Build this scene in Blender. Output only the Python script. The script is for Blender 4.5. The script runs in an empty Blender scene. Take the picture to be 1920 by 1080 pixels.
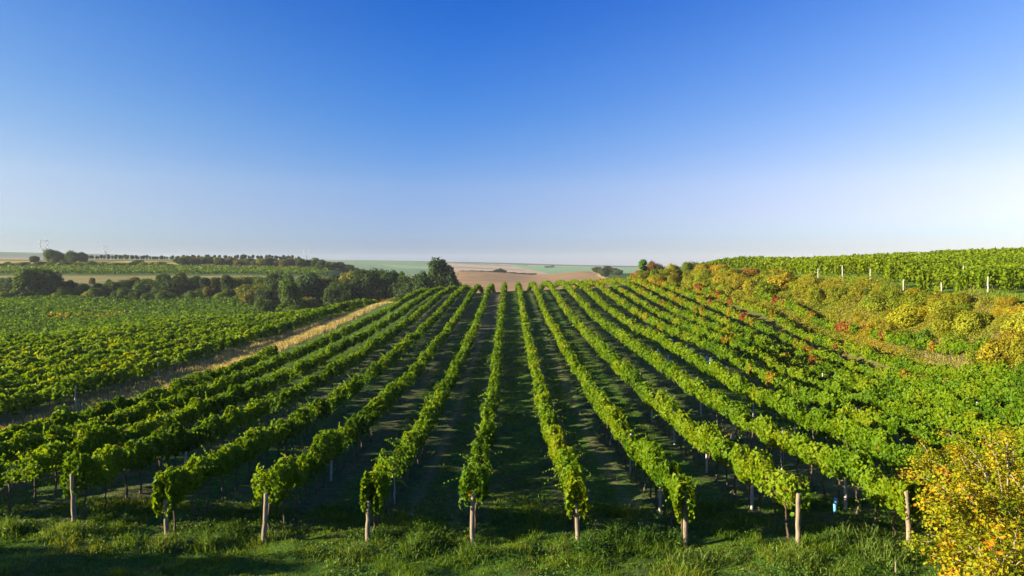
import bpy, math
import numpy as np
R = math.radians
rng = np.random.default_rng(7)
S = bpy.context.scene
COL = S.collection

# ------------------------------------------------------------------ camera, sky, sun, exposure
EYE = 8.0                       # the eye stands 8 m over the datum
F, VPX, HOR = 1280.0, 955.0, 500.0   # focal length in px of the 1920 px photograph, vanishing point, horizon
cam = bpy.data.cameras.new('camera'); cam_o = bpy.data.objects.new('camera', cam); COL.objects.link(cam_o)
cam.sensor_width = 36.0; cam.lens = 24.0; cam.clip_end = 9000.0; cam.clip_start = 0.1
cam.shift_x = (960 - VPX) / 1920.0; cam.shift_y = (HOR - 540) / 1920.0
cam_o.location = (0, 0, EYE); cam_o.rotation_euler = (R(90), 0, 0)
S.camera = cam_o

SUN_EL, SUN_BACK = 15.0, 10.0    # low sun, left of the camera and a little behind it
W = bpy.data.worlds.new('World'); S.world = W; W.use_nodes = True
wn = W.node_tree; bg = wn.nodes['Background']
sky = wn.nodes.new('ShaderNodeTexSky'); sky.sky_type = 'NISHITA'; sky.sun_disc = False
sky.sun_elevation = R(SUN_EL); sky.sun_rotation = R(-(90 + SUN_BACK))
sky.altitude = 200; sky.air_density = 1.0; sky.dust_density = 0.2; sky.ozone_density = 3.0
wb = wn.nodes.new('ShaderNodeMix'); wb.data_type = 'RGBA'; wb.blend_type = 'MULTIPLY'; wb.inputs[0].default_value = 1   # camera's white balance
wb.inputs[7].default_value = (.72, .82, 1.22, 1)
hs = wn.nodes.new('ShaderNodeHueSaturation'); hs.inputs['Saturation'].default_value = 1.18
wn.links.new(sky.outputs[0], wb.inputs[6]); wn.links.new(wb.outputs[2], hs.inputs['Color'])
# the sky as a polarising filter passes it: deepest at right angles to the sun, paler towards and away from it
def WN(t, **kw):
    nd = wn.nodes.new(t)
    for k, v in kw.items(): setattr(nd, k, v)
    return nd
geo = WN('ShaderNodeTexCoord'); sep = WN('ShaderNodeSeparateXYZ'); wn.links.new(geo.outputs['Generated'], sep.inputs[0])
dt = WN('ShaderNodeVectorMath', operation='DOT_PRODUCT'); wn.links.new(geo.outputs['Generated'], dt.inputs[0])
ce, cb = math.cos(R(SUN_EL)), R(SUN_BACK)
dt.inputs[1].default_value = (-ce * math.cos(cb), -ce * math.sin(cb), math.sin(R(SUN_EL)))
def MA(op, a, b):
    nd = WN('ShaderNodeMath', operation=op)
    for i, v in enumerate((a, b)):
        if isinstance(v, (int, float)): nd.inputs[i].default_value = v
        else: wn.links.new(v, nd.inputs[i])
    return nd.outputs[0]
cs = dt.outputs['Value']
unpol = MA('MULTIPLY', MA('POWER', MA('ABSOLUTE', cs, 0), 1.4), MA('SUBTRACT', 1.05, MA('MULTIPLY', cs, .37)))   # what the filter lets pass
def skyramp(stops):
    r_ = wn.nodes.new('ShaderNodeValToRGB'); e_ = r_.color_ramp.elements
    while len(e_) < len(stops): e_.new(.5)
    for i, (p_, c_) in enumerate(stops): e_[i].position = p_; e_[i].color = (*[v / 8 for v in c_], 1)
    wn.links.new(sep.outputs['Z'], r_.inputs[0]); return r_.outputs[0]
base = skyramp([(0, (.29, .36, .62)), (.016, (.32, .41, .64)), (.047, (.69, .675, .77)), (.116, (1.42, .96, .83)), (.192, (1.2, .99, .91)), (.281, (.76, .93, 1.01)), (.358, (.14, .82, 1.05)), (1, (.25, .83, 1.05))])
veil = skyramp([(0, (.9, .6, .2)), (.044, (1.0, .55, .16)), (.155, (3.7, .78, .06)), (.3, (6.6, .9, .0)), (.4, (7.6, .85, 0)), (1, (2.0, .3, 0))])
vsc = WN('ShaderNodeVectorMath', operation='SCALE'); wn.links.new(veil, vsc.inputs[0]); wn.links.new(unpol, vsc.inputs['Scale'])
vad = WN('ShaderNodeVectorMath', operation='ADD'); wn.links.new(base, vad.inputs[0]); wn.links.new(vsc.outputs[0], vad.inputs[1])
v4 = WN('ShaderNodeVectorMath', operation='SCALE'); v4.inputs['Scale'].default_value = 8.0; wn.links.new(vad.outputs[0], v4.inputs[0])
vm = WN('ShaderNodeVectorMath', operation='MULTIPLY'); wn.links.new(hs.outputs[0], vm.inputs[0]); wn.links.new(v4.outputs[0], vm.inputs[1])
cbm = WN('ShaderNodeCombineXYZ'); cbm.inputs[0].default_value = 1; cbm.inputs[1].default_value = 1
wn.links.new(MA('SUBTRACT', 1.0, MA('MULTIPLY', MA('MAXIMUM', cs, 0.0), .30)), cbm.inputs[2])
vm2 = WN('ShaderNodeVectorMath', operation='MULTIPLY'); wn.links.new(vm.outputs[0], vm2.inputs[0]); wn.links.new(cbm.outputs[0], vm2.inputs[1])
wn.links.new(vm2.outputs[0], bg.inputs['Color'])
bg.inputs['Strength'].default_value = 0.051
sun = bpy.data.lights.new('sun', 'SUN'); sun_o = bpy.data.objects.new('sun', sun); COL.objects.link(sun_o)
sun.energy = 5.0; sun.angle = R(0.5); sun.color = (1.0, 0.86, 0.59)
sun_o.rotation_euler = (R(90 - SUN_EL), 0, R(-(90 - SUN_BACK)))
S.view_settings.view_transform = 'Standard'; S.view_settings.look = 'None'
S.view_settings.exposure = 1.81; S.view_settings.gamma = 1.0
S.render.engine = 'CYCLES'
cy = S.cycles
cy.max_bounces = 5; cy.diffuse_bounces = 3; cy.glossy_bounces = 1; cy.transmission_bounces = 3
cy.transparent_max_bounces = 4; cy.volume_bounces = 0
cy.use_adaptive_sampling = True; cy.adaptive_threshold = 0.015

# ------------------------------------------------------------------ small helpers
def value_noise(x, y, seed=0):
    x = np.asarray(x, float); y = np.asarray(y, float)
    xi = np.floor(x).astype(np.int64); yi = np.floor(y).astype(np.int64)
    fx = x - xi; fy = y - yi
    fx = fx * fx * (3 - 2 * fx); fy = fy * fy * (3 - 2 * fy)
    def h(a, b):
        n = (a * 374761393 + b * 668265263 + seed * 982451653) & 0x7fffffff
        n = ((n ^ (n >> 13)) * 1274126177) & 0x7fffffff
        n = n ^ (n >> 16)
        return (n & 0xffff) / 65535.0
    return (h(xi, yi) * (1 - fx) + h(xi + 1, yi) * fx) * (1 - fy) + (h(xi, yi + 1) * (1 - fx) + h(xi + 1, yi + 1) * fx) * fy

def fbm(x, y, seed=0, octv=3):
    s = 0; a = .5
    for k in range(octv):
        s = s + a * value_noise(x * 2 ** k, y * 2 ** k, seed + k); a *= .5
    return s / (1 - .5 ** octv)

def smooth(a, b, x):
    t = np.clip((x - a) / (b - a), 0, 1); return t * t * (3 - 2 * t)

def mesh_np(name, verts, faces, mats, attrs=None, mat_idx=None, smooth_shade=False):
    """faces: list of (n,k) int arrays"""
    me = bpy.data.meshes.new(name)
    verts = np.asarray(verts, np.float32)
    me.vertices.add(len(verts)); me.vertices.foreach_set('co', verts.ravel())
    tot = [np.full(len(f), f.shape[1], np.int32) for f in faces if len(f)]
    idx = [f.ravel().astype(np.int32) for f in faces if len(f)]
    tot = np.concatenate(tot); idx = np.concatenate(idx)
    me.loops.add(len(idx)); me.loops.foreach_set('vertex_index', idx)
    me.polygons.add(len(tot))
    st = np.zeros(len(tot), np.int32); st[1:] = np.cumsum(tot)[:-1]
    me.polygons.foreach_set('loop_start', st); me.polygons.foreach_set('loop_total', tot)
    if mat_idx is not None: me.polygons.foreach_set('material_index', np.asarray(mat_idx, np.int32))
    if smooth_shade: me.polygons.foreach_set('use_smooth', np.ones(len(tot), bool))
    for k, v in (attrs or {}).items():
        v = np.asarray(v, np.float32)
        if v.ndim == 1:
            a = me.attributes.new(k, 'FLOAT', 'POINT'); a.data.foreach_set('value', v)
        else:
            a = me.attributes.new(k, 'FLOAT_COLOR', 'POINT'); a.data.foreach_set('color', v.ravel())
    me.update(calc_edges=True)
    for m in (mats if isinstance(mats, (list, tuple)) else [mats]): me.materials.append(m)
    return me

def link(name, data, parent=None, loc=(0, 0, 0), rot=(0, 0, 0), scale=(1, 1, 1)):
    o = bpy.data.objects.new(name, data); COL.objects.link(o)
    o.location = loc; o.rotation_euler = rot; o.scale = scale
    if parent: o.parent = parent
    return o

def tag(o, label=None, cat=None, group=None, kind=None):
    if label: o['label'] = label
    if cat: o['category'] = cat
    if group: o['group'] = group
    if kind: o['kind'] = kind
    return o

ORD = ['first', 'second', 'third', 'fourth', 'fifth', 'sixth', 'seventh', 'eighth', 'ninth', 'tenth', 'eleventh', 'twelfth',
       'thirteenth', 'fourteenth', 'fifteenth', 'sixteenth', 'seventeenth', 'eighteenth', 'nineteenth']
TENS = {20: 'twent', 30: 'thirt', 40: 'fort', 50: 'fift', 60: 'sixt', 70: 'sevent', 80: 'eight', 90: 'ninet'}
def ordinal(i):                 # 0 -> first
    n = i + 1
    if n == 100: return 'hundredth'
    if n > 100: return 'hundred-' + ordinal(n - 101)
    if n < 20: return ORD[i]
    t, u = n // 10 * 10, n % 10
    return TENS[t] + 'ieth' if u == 0 else TENS[t] + 'y-' + ORD[u - 1]

# ------------------------------------------------------------------ terrain height
CP = []                         # control points: X, Y, depth below the eye
def P(x, y, d): CP.append((x, y, d))
def Q(px, py, y): CP.append(((px - VPX) / F * y, y, (py - HOR) / F * y))
for y, d in ((-25, 5.0), (0, 6.2), (10, 7.0), (19.4, 7.88), (26.8, 8.6), (33, 9.05), (43, 9.1), (63, 8.8), (96, 7.8), (120, 6.3), (140, 5.5),
             (153, 5.5), (175, 7.6), (215, 13)):
    P(0, y, d)
for x, y, d in ((-13, 20.4, 7.75), (-10, 20, 7.88), (11, 18.7, 7.75), (14, 27, 8.2), (20, 16, 7.3), (-20, 36, 9.0), (-22, 64, 9.3), (-20, 96, 8.6),
                (-20, 120, 7.7), (-20, 140, 6.9), (-19, 158, 6.9), (-20, 185, 9.2), (-10, 140, 6.3), (11, 140, 4.75), (23, 140, 4.4), (23, 157, 4.7), (24, 185, 7.5),
                (29, 38, 7.7), (32, 38, 7.75), (33.5, 47, 7.85), (35, 56, 7.9), (31, 32, 7.4), (20, 60, 8.2), (35, 75, 7.7), (33, 100, 5.8), (31, 125, 4.4), (14, 96, 7.2), (30, 25, 6.6),
                # terrace on the right and its hill
                (40, 45, 3.4), (41, 61, 2.75), (42, 81, 1.95), (43, 97, 1.6), (41, 130, 1.1), (38, 160, 2.2), (40, 20, 2.6), (42, 0, 1.5),
                (120, 40, -.3), (95, 20, .4), (100, 0, .5), (300, 200, 2),
                # left: strip, sunlit shoulder, lower vineyard
                (-26, 50, 9.9), (-27, 96, 9.1), (-25, 140, 7.5), (-34, 45, 10.5), (-34, 100, 10.1), (-60, 90, 11.5), (-75, 100, 12.3), (-75, 146, 13), (-45, 145, 11.5),
                (-48, 60, 11.0), (-40, 20, 9.5), (-30, 10, 8.2), (-60, 0, 9.5), (-90, 60, 13.5), (-30, 165, 10.5),
                (-100, 140, 16.2), (-60, 205, 16.5), (-100, 220, 16.2), (-180, 240, 15.3), (-60, 300, 18), (-150, 290, 14.6), (-230, 300, 14), (-30, 225, 16),
                (-20, 300, 19), (-180, 120, 17), (-300, 200, 16),
                (50, 300, 18), (120, 320, 12), (200, 300, 6)):
    P(x, y, d)
for px in (-150, 0, 200, 400, 560):
    for y, py in ((350, 531), (420, 516), (490, 504), (550, 494), (640, 486.5)): Q(px, py + (2 if px == 560 and y > 400 else 0), y)
    P((px - VPX) / F * 760, 760, -4); P((px - VPX) / F * 1000, 1000, 16)
for px, y, py in ((640, 350, 545), (640, 420, 524), (640, 500, 507), (640, 600, 498), (640, 700, 500), (705, 420, 545), (705, 500, 530), (705, 600, 519),
                  (800, 420, 538), (955, 400, 538), (1100, 400, 534), (860, 620, 509), (955, 620, 512), (1000, 620, 515), (1105, 600, 508.3), (1140, 600, 512), (860, 500, 521), (1000, 500, 526),
                  (1105, 500, 521), (1200, 600, 512), (1400, 600, 512), (1700, 600, 510), (1700, 1200, 508), (720, 800, 523), (955, 800, 526), (1100, 800, 522), (1300, 800, 520)):
    Q(px, py, y)
for px, a, b, c in ((-200, 489, 478, 474), (0, 490, 480, 473), (200, 491, 484, 477), (420, 498, 492, 485), (560, 503, 496, 487.5), (680, 507, 500, 487.5),
                    (800, 509, 501, 489.5), (955, 511, 503, 493), (1100, 512, 504, 497), (1190, 512, 505, 498.5), (1500, 510, 506, 500), (2100, 510, 506, 500)):
    Q(px, a, 1400); Q(px, b, 1900); Q(px, c, 2600); P((px - VPX) / F * 3800, 3800, 25)
for px, a in ((1500, (None, None, 517, 508, 502, 509)), (1600, (None, 519, 512, 504.5, 497.5, 505)), (1700, (None, 516, 507, 500, 493, 500)), (1800, (547, 522, 506, 497, 488, 495)),
              (1920, (541, 516, 502, 493, 484, 491)), (2200, (526, 504, 490, 482, 474, 481)), (2600, (500, 487, 478, 471, 466, 473))):
    for y, py in zip((68, 88, 105, 120, 140, 185), a):
        if py: Q(px, py, y)
CP = np.array(CP)
def warp(x, y):
    v = np.maximum(y, -28) + 30.0
    return np.clip(x / v, -1.6, 1.6) * 2.2, np.log(v)
cu, cv = warp(CP[:, 0], CP[:, 1])
def tps(r2): return np.where(r2 > 1e-12, r2 * np.log(r2 + 1e-12), 0)
n = len(CP)
A = np.zeros((n + 3, n + 3))
A[:n, :n] = tps((cu[:, None] - cu) ** 2 + (cv[:, None] - cv) ** 2) + np.eye(n) * 2e-5
A[:n, n] = 1; A[:n, n + 1] = cu; A[:n, n + 2] = cv; A[n:, :n] = A[:n, n:].T
# heights are interpolated as slope below the horizon so that near and far points weigh alike
WGT = np.linalg.solve(A, np.concatenate([CP[:, 2] / (np.maximum(CP[:, 1], -28) + 30.0), np.zeros(3)]))
def ground(x, y):
    x = np.atleast_1d(np.asarray(x, float)); y = np.atleast_1d(np.asarray(y, float))
    out = np.empty(len(x))
    for i in range(0, len(x), 20000):
        u, v = warp(x[i:i + 20000], y[i:i + 20000])
        k = tps((u[:, None] - cu) ** 2 + (v[:, None] - cv) ** 2)
        out[i:i + 20000] = k @ WGT[:n] + WGT[n] + WGT[n + 1] * u + WGT[n + 2] * v
    z = EYE - out * (np.maximum(y, -28) + 30.0)
    m = smooth(27, 22, y) * smooth(6, 10, y) * smooth(44, 36, np.abs(x))          # tussocky headland
    return z + m * ((fbm(x * .8, y * .8, 77) - .5) * .42 + (fbm(x * 2.6, y * 2.6, 78) - .5) * .14)
def g1(x, y): return float(ground(x, y)[0])

# ------------------------------------------------------------------ materials
def mat(name):
    m = bpy.data.materials.new(name); m.use_nodes = True
    nt = m.node_tree; nt.nodes.clear()
    out = nt.nodes.new('ShaderNodeOutputMaterial')
    return m, nt, out
def N(nt, t, **kw):
    nd = nt.nodes.new(t)
    for k, v in kw.items():
        if k in nd.inputs: nd.inputs[k].default_value = v
        else: setattr(nd, k, v)
    return nd
def ramp(nt, stops):
    r = nt.nodes.new('ShaderNodeValToRGB'); e = r.color_ramp.elements
    while len(e) < len(stops): e.new(0.5)
    for i, (p, c) in enumerate(stops): e[i].position = p; e[i].color = (*c, 1)
    return r

def leaf_shader(nt, out, colsock, transl=0.38, rough=0.5):
    pr = N(nt, 'ShaderNodeBsdfPrincipled', Roughness=rough)
    pr.inputs['Specular IOR Level'].default_value = 0.12
    nt.links.new(colsock, pr.inputs['Base Color'])
    tr = nt.nodes.new('ShaderNodeBsdfTranslucent')
    mul = N(nt, 'ShaderNodeMix', data_type='RGBA', blend_type='MULTIPLY')
    mul.inputs[0].default_value = 1; mul.inputs[7].default_value = (1.9, 1.5, 0.4, 1)
    nt.links.new(colsock, mul.inputs[6]); nt.links.new(mul.outputs[2], tr.inputs['Color'])
    mx = N(nt, 'ShaderNodeMixShader'); mx.inputs[0].default_value = transl
    nt.links.new(pr.outputs[0], mx.inputs[1]); nt.links.new(tr.outputs[0], mx.inputs[2])
    nt.links.new(mx.outputs[0], out.inputs['Surface'])

def ramp_leaf(name, stops, transl=0.38, rough=0.5):
    m, nt, out = mat(name)
    at = N(nt, 'ShaderNodeAttribute', attribute_name='tint')
    r = ramp(nt, stops); nt.links.new(at.outputs['Fac'], r.inputs[0])
    leaf_shader(nt, out, r.outputs[0], transl, rough)
    return m
M = {}
VINE = [(0, (.018, .056, .003)), (.3, (.045, .11, .003)), (.55, (.108, .20, .004)), (.72, (.165, .23, .005)), (.82, (.27, .21, .008)), (.9, (.22, .11, .018)), (1, (.17, .05, .02))]
M['vine'] = ramp_leaf('vine_leaf', VINE)
M['vine_bright'] = ramp_leaf('bright_vine_leaf', [(0, (.05, .115, .004)), (.45, (.13, .205, .005)), (.8, (.21, .275, .007)), (1, (.28, .28, .01))])
M['shrub_leaf'] = ramp_leaf('autumn_leaf', [(0, (.10, .155, .006)), (.35, (.24, .27, .008)), (.6, (.40, .33, .012)), (.8, (.46, .22, .014)), (1, (.45, .08, .015))], .4)
M['dry'] = ramp_leaf('dry_grass', [(0, (.12, .11, .03)), (.5, (.37, .32, .15)), (1, (.58, .52, .32))], .3)
M['grass'] = ramp_leaf('green_grass', [(0, (.028, .08, .009)), (.5, (.09, .165, .009)), (.8, (.17, .22, .015)), (1, (.25, .21, .06))], .35)
M['weed'] = ramp_leaf('weed_leaf', [(0, (.03, .08, .010)), (.5, (.065, .14, .016)), (1, (.15, .20, .04))], .35)
m, nt, out = mat('tree_leaf')      # the crown's own colour comes from the object, its clumps from the mesh
at = N(nt, 'ShaderNodeAttribute', attribute_name='tint'); oi = nt.nodes.new('ShaderNodeObjectInfo')
r = ramp(nt, [(0, (.5, .55, .55)), (.5, (1, 1, 1)), (1, (1.0, 1.0, .8))]); nt.links.new(at.outputs['Fac'], r.inputs[0])
mp = N(nt, 'ShaderNodeMapRange'); mp.inputs[3].default_value = .75; mp.inputs[4].default_value = 1.5
nt.links.new(at.outputs['Fac'], mp.inputs[0])
mu = N(nt, 'ShaderNodeMix', data_type='RGBA', blend_type='MULTIPLY'); mu.inputs[0].default_value = 1
nt.links.new(oi.outputs['Color'], mu.inputs[6]); nt.links.new(r.outputs[0], mu.inputs[7])
vs = N(nt, 'ShaderNodeVectorMath', operation='SCALE'); nt.links.new(mu.outputs[2], vs.inputs[0]); nt.links.new(mp.outputs[0], vs.inputs['Scale'])
leaf_shader(nt, out, vs.outputs[0], .3, .6); M['tree'] = m

def noise_mat(name, c1, c2, scale=8, stretch=(1, 1, 1), rough=.85, bump=.3, bscale=20, c3=None):
    m, nt, out = mat(name)
    tc = nt.nodes.new('ShaderNodeTexCoord'); mpg = nt.nodes.new('ShaderNodeMapping'); mpg.inputs['Scale'].default_value = stretch
    nt.links.new(tc.outputs['Object'], mpg.inputs[0])
    nz = N(nt, 'ShaderNodeTexNoise', Scale=scale, Detail=6.0, Roughness=.65); nt.links.new(mpg.outputs[0], nz.inputs['Vector'])
    st = [(.32, c1), (.68, c2)] + ([(.78, c3)] if c3 else [])
    r = ramp(nt, st); nt.links.new(nz.outputs[0], r.inputs[0])
    pr = N(nt, 'ShaderNodeBsdfPrincipled', Roughness=rough); pr.inputs['Specular IOR Level'].default_value = .2
    nt.links.new(r.outputs[0], pr.inputs['Base Color'])
    n2 = N(nt, 'ShaderNodeTexNoise', Scale=bscale, Detail=4.0); nt.links.new(mpg.outputs[0], n2.inputs['Vector'])
    b = N(nt, 'ShaderNodeBump', Strength=bump, Distance=.02); nt.links.new(n2.outputs[0], b.inputs['Height']); nt.links.new(b.outputs[0], pr.inputs['Normal'])
    nt.links.new(pr.outputs[0], out.inputs['Surface'])
    return m
M['bark'] = noise_mat('vine_bark', (.05, .035, .024), (.16, .115, .08), 9, (1, 1, .2))
M['tree_bark'] = noise_mat('tree_bark', (.045, .035, .026), (.12, .095, .07), 5, (1, 1, .25))
M['twig'] = noise_mat('dry_twig', (.14, .10, .075), (.38, .31, .25), 7, (1, 1, .3))
M['wood'] = noise_mat('weathered_wood', (.13, .10, .072), (.30, .25, .18), 7, (3, 3, .35), .8, .5, 14, (.12, .07, .04))
M['concrete'] = noise_mat('pale_concrete', (.27, .26, .24), (.46, .44, .40), 9, (1, 1, .6), .85, .3)
M['blue'] = noise_mat('blue_plastic', (.10, .33, .62), (.18, .46, .75), 5, (1, 1, 1), .4, .1)
M['white'] = noise_mat('white_plastic', (.7, .72, .74), (.82, .84, .85), 5, (1, 1, 1), .4, .1)
M['steel'] = noise_mat('galvanised_steel', (.22, .23, .24), (.34, .35, .36), 3, (1, 1, 1), .5, .05)

m, nt, out = mat('ground_cover')
at = N(nt, 'ShaderNodeAttribute', attribute_name='cover'); tc = nt.nodes.new('ShaderNodeTexCoord')
def mulnoise(src, scale, lo, hi, stretch=(1, 1, 1), detail=5.0):
    mpg = nt.nodes.new('ShaderNodeMapping'); mpg.inputs['Scale'].default_value = stretch
    nt.links.new(tc.outputs['Object'], mpg.inputs[0])
    nz = N(nt, 'ShaderNodeTexNoise', Scale=scale, Detail=detail, Roughness=.65); nt.links.new(mpg.outputs[0], nz.inputs['Vector'])
    mr = N(nt, 'ShaderNodeMapRange'); mr.inputs[1].default_value = .3; mr.inputs[2].default_value = .7; mr.inputs[3].default_value = lo; mr.inputs[4].default_value = hi
    nt.links.new(nz.outputs[0], mr.inputs[0])
    v = N(nt, 'ShaderNodeVectorMath', operation='SCALE'); nt.links.new(src, v.inputs[0]); nt.links.new(mr.outputs[0], v.inputs['Scale'])
    return v.outputs[0], nz
c, _ = mulnoise(at.outputs['Color'], 3.0, .55, 1.45)
c, nzb = mulnoise(c, 14.0, .6, 1.4, (1, .6, 1))
c, _ = mulnoise(c, .05, .8, 1.2)
pr = N(nt, 'ShaderNodeBsdfPrincipled', Roughness=.95); pr.inputs['Specular IOR Level'].default_value = .1
nt.links.new(c, pr.inputs['Base Color'])
bp = N(nt, 'ShaderNodeBump', Strength=.6, Distance=.05); nt.links.new(nzb.outputs[0], bp.inputs['Height']); nt.links.new(bp.outputs[0], pr.inputs['Normal'])
nt.links.new(pr.outputs[0], out.inputs['Surface']); M['ground'] = m

# ------------------------------------------------------------------ ground sheets
ROWX = lambda k: (k - .35) * 3.0 if k > 0 else -(-k - .65) * 3.0      # k = 1.. right rows, -1.. left rows
def row_start(x): return 19.35 - .06 * x
BANK_Y = np.array([0, 20, 30, 42, 60, 80, 100, 120, 135, 150, 200]); BANK_X = np.array([31, 31, 32, 33.3, 36, 37, 36, 32.5, 29, 26.5, 24])
def bank_toe(y): return np.interp(y, BANK_Y, BANK_X)

def cover(X, Y):
    """real ground cover colour at each point"""
    c = np.zeros((len(X), 3))
    def put(mask, col):
        nonlocal c
        mask = np.clip(mask, 0, 1)[:, None]; c = c * (1 - mask) + np.array(col) * mask
    w = fbm(X * .6, Y * .6, 3); w2 = fbm(X * 2.3, Y * 1.1, 9)
    grass = (.05, .11, .011)
    c[:] = grass
    put(smooth(.5, .72, w), (.05, .085, .014)); put(smooth(.66, .8, w2) * (Y < 60), (.09, .075, .03))
    # vineyard aisles
    inb = smooth(-25, -24, X) * (X < bank_toe(Y) + 1) * smooth(0, 1.2, Y - row_start(X)) * (1 - smooth(175, 190, Y))
    ia = np.floor((X + 1.05) / 3.0).astype(int); t = (X + 1.05) / 3.0 - ia
    jag = (w2 - .5) * .25
    soil, soil2 = (.08, .085, .03), (.05, .07, .018)
    edge = np.minimum(t, 1 - t)
    put(inb * (1 - smooth(.08, .16, edge + jag * .6)), soil2)
    track = smooth(.10, .03, np.abs(t + jag * .4 - .24)) + smooth(.10, .03, np.abs(t + jag * .4 - .76))
    put(inb * np.isin(ia, (-1, 1, -5)) * track * .65, (.15, .125, .065))
    put(inb * np.isin(ia, (-1,)) * smooth(60, 110, Y) * .6, (.18, .14, .09))
    put(inb * np.isin(ia, (-2, -4, -6)) * smooth(.36, .12, t + jag) * .55, (.10, .083, .044))
    put(inb * np.isin(ia, (-3, -5)) * smooth(.35, .6, w2 + .1) * .45, soil)
    put(smooth(29, 32, X) * (X < bank_toe(Y) + .5) * (Y > 30) * (Y < 185), (.10, .105, .025))
    put(inb * np.isin(ia, (3, 4, 6, 8)) * smooth(.38, .2, np.abs(t - .5) + jag) * .55, (.14, .108, .06))
    # strip and left shoulder
    dry = (.28, .24, .115)
    put(smooth(-30.5, -29, X + (w - .5) * 3) * (1 - smooth(-26.5, -25, X + (w - .5) * 2)) * smooth(36, 50, Y) * (1 - smooth(165, 180, Y)), dry)
    put((X < -30) * (X > -82) * smooth(38, 44, Y) * (Y < 175) * .8, (.11, .10, .035))
    put((X < -30) * smooth(38, 44, Y) * (Y < 175) * smooth(.55, .7, w) * .7, grass)
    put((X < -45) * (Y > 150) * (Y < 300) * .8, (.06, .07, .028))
    # bank and terrace
    put(smooth(0, 2, X - bank_toe(Y)) * (Y < 190) * (1 - smooth(4, 6, X - bank_toe(Y))) * (Y > -20), (.17, .145, .035))
    put(smooth(3, 6, X - bank_toe(Y)) * (Y < 240), (.085, .15, .016))
    put(smooth(46, 49, X) * (Y < 240) * .6, (.08, .085, .03))
    # hillside across the valley
    px = VPX + F * X / np.maximum(Y, 1)
    hill = (Y > 310) * (px < 700)
    put(hill, (.065, .085, .024))
    put(hill * smooth(345, 352, Y) * (1 - smooth(410, 416, Y)) * (px < 560), (.20, .18, .06))
    put(hill * (Y > 424) * (Y < 500), (.05, .1, .018))
    put(hill * smooth(500, 505, Y) * (1 - smooth(600, 620, Y)) * smooth(.36, .5, fbm(X * .015, Y * .07, 5)), (.33, .25, .06))
    put(hill * smooth(600, 610, Y), (.09, .13, .03))
    # valley and ploughed slope
    put((Y > 185) * (px >= 700) * (Y < 330), (.05, .085, .015))
    pl = (Y >= 330) * (Y < 640) * (px >= 700) * (px < 1108 + np.clip(620 - Y, 0, 240) * .19)
    put(pl, (.26, .172, .09)); put(pl * smooth(.5, .7, fbm(X * .02, Y * .01, 21)) * .5, (.235, .16, .088))
    ed = (px >= 1104 + np.clip(620 - Y, 0, 240) * .19) * (px < 1112 + np.clip(620 - Y, 0, 240) * .19) * (Y > 330) * (Y < 650)
    put(ed, (.45, .33, .18))
    # far hills
    far = Y > 760
    put(far, (.09, .17, .075))
    dg = Y + (px - 800) * 1.6                    # field boundaries run askew
    f1 = value_noise(np.floor(px / 95 + Y * .0012) * 3.7, np.floor(dg / 330) * 2.3, 31)
    put(far * (f1 > .55) * .8, (.14, .25, .11)); put(far * (f1 < .25) * .8, (.06, .13, .065))
    put(far * (px > 830) * (px < 1015 - (Y - 1500) * .08) * (Y < 2300), (.33, .245, .165))
    put(far * (px > 840) * (px < 985) * (np.abs(dg - 2010) < 60), (.17, .15, .13)); put(far * (px > 840) * (px < 960) * (np.abs(dg - 2380) < 50), (.17, .15, .13))
    put(far * (px > 1015 - (Y - 1500) * .08) * (px < 1200) * (Y < 2150), (.12, .25, .11))
    put(far * (px > 990) * (np.abs(Y - 2200) < 60), (.25, .24, .13))
    put(far * (Y > 2330 - (px - 850) * .5) * (px > 850), (.045, .085, .05))
    put(far * (px < 330) * (Y > 1200) * (Y < 1700), (.2, .185, .12)); put(far * (px < 330) * (Y >= 1700), (.065, .11, .06))
    put(far * (px < 120) * (np.abs(Y - 1750) < 110), (.13, .11, .1))
    return c

xs = np.concatenate([-np.geomspace(3200, 160, 62), np.arange(-155, -36, 3.0), np.arange(-36, 48, .34), np.arange(48, 120, 3), np.geomspace(122, 3200, 60)])
ys = np.concatenate([np.arange(-40, 12, 4), np.arange(12, 60, .4), np.arange(60, 180, .8), np.arange(180, 300, 2.5), np.geomspace(302, 700, 90), np.geomspace(706, 3000, 110), np.geomspace(3050, 5000, 12)])
GX, GY = np.meshgrid(xs, ys); gx, gy = GX.ravel(), GY.ravel()
gz = ground(gx, gy)
near = (gy < 70) & (gy > 22) & (np.abs(gx) < 40)
gz = gz + near * (fbm(gx * 1.1, gy * 1.1, 77) - .5) * .14
nx_, ny_ = len(xs), len(ys)
ii = (np.arange(ny_ - 1)[:, None] * nx_ + np.arange(nx_ - 1)[None]).ravel()
quads = np.stack([ii, ii + 1, ii + 1 + nx_, ii + nx_], 1)
cov = cover(gx, gy); cov4 = np.concatenate([cov, np.ones((len(cov), 1))], 1)
qy = gy[quads].mean(1); qx = gx[quads].mean(1); qpx = VPX + F * qx / np.maximum(qy, 1)
reg = np.where(qy > 700, 2, np.where((qy >= 330) & (qy < 640) & (qpx > 700) & (qpx < 1160), 1, 0))
for k, nm in ((0, 'ground'), (1, 'ploughed_field'), (2, 'far_hills')):
    q = quads[reg == k]; used, inv = np.unique(q, return_inverse=True)
    o = link(nm, mesh_np(nm, np.stack([gx, gy, gz], 1)[used], [inv.reshape(q.shape)], M['ground'], {'cover': cov4[used]}, smooth_shade=True))
    tag(o, {'ground': 'grassy ground with bare soil between the vine rows', 'ploughed_field': 'pinkish brown ploughed field across the valley',
            'far_hills': 'pale hazy hills with green and tan fields on the horizon'}[nm], {'ground': 'ground', 'ploughed_field': 'field', 'far_hills': 'hills'}[nm], kind='structure')

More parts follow.
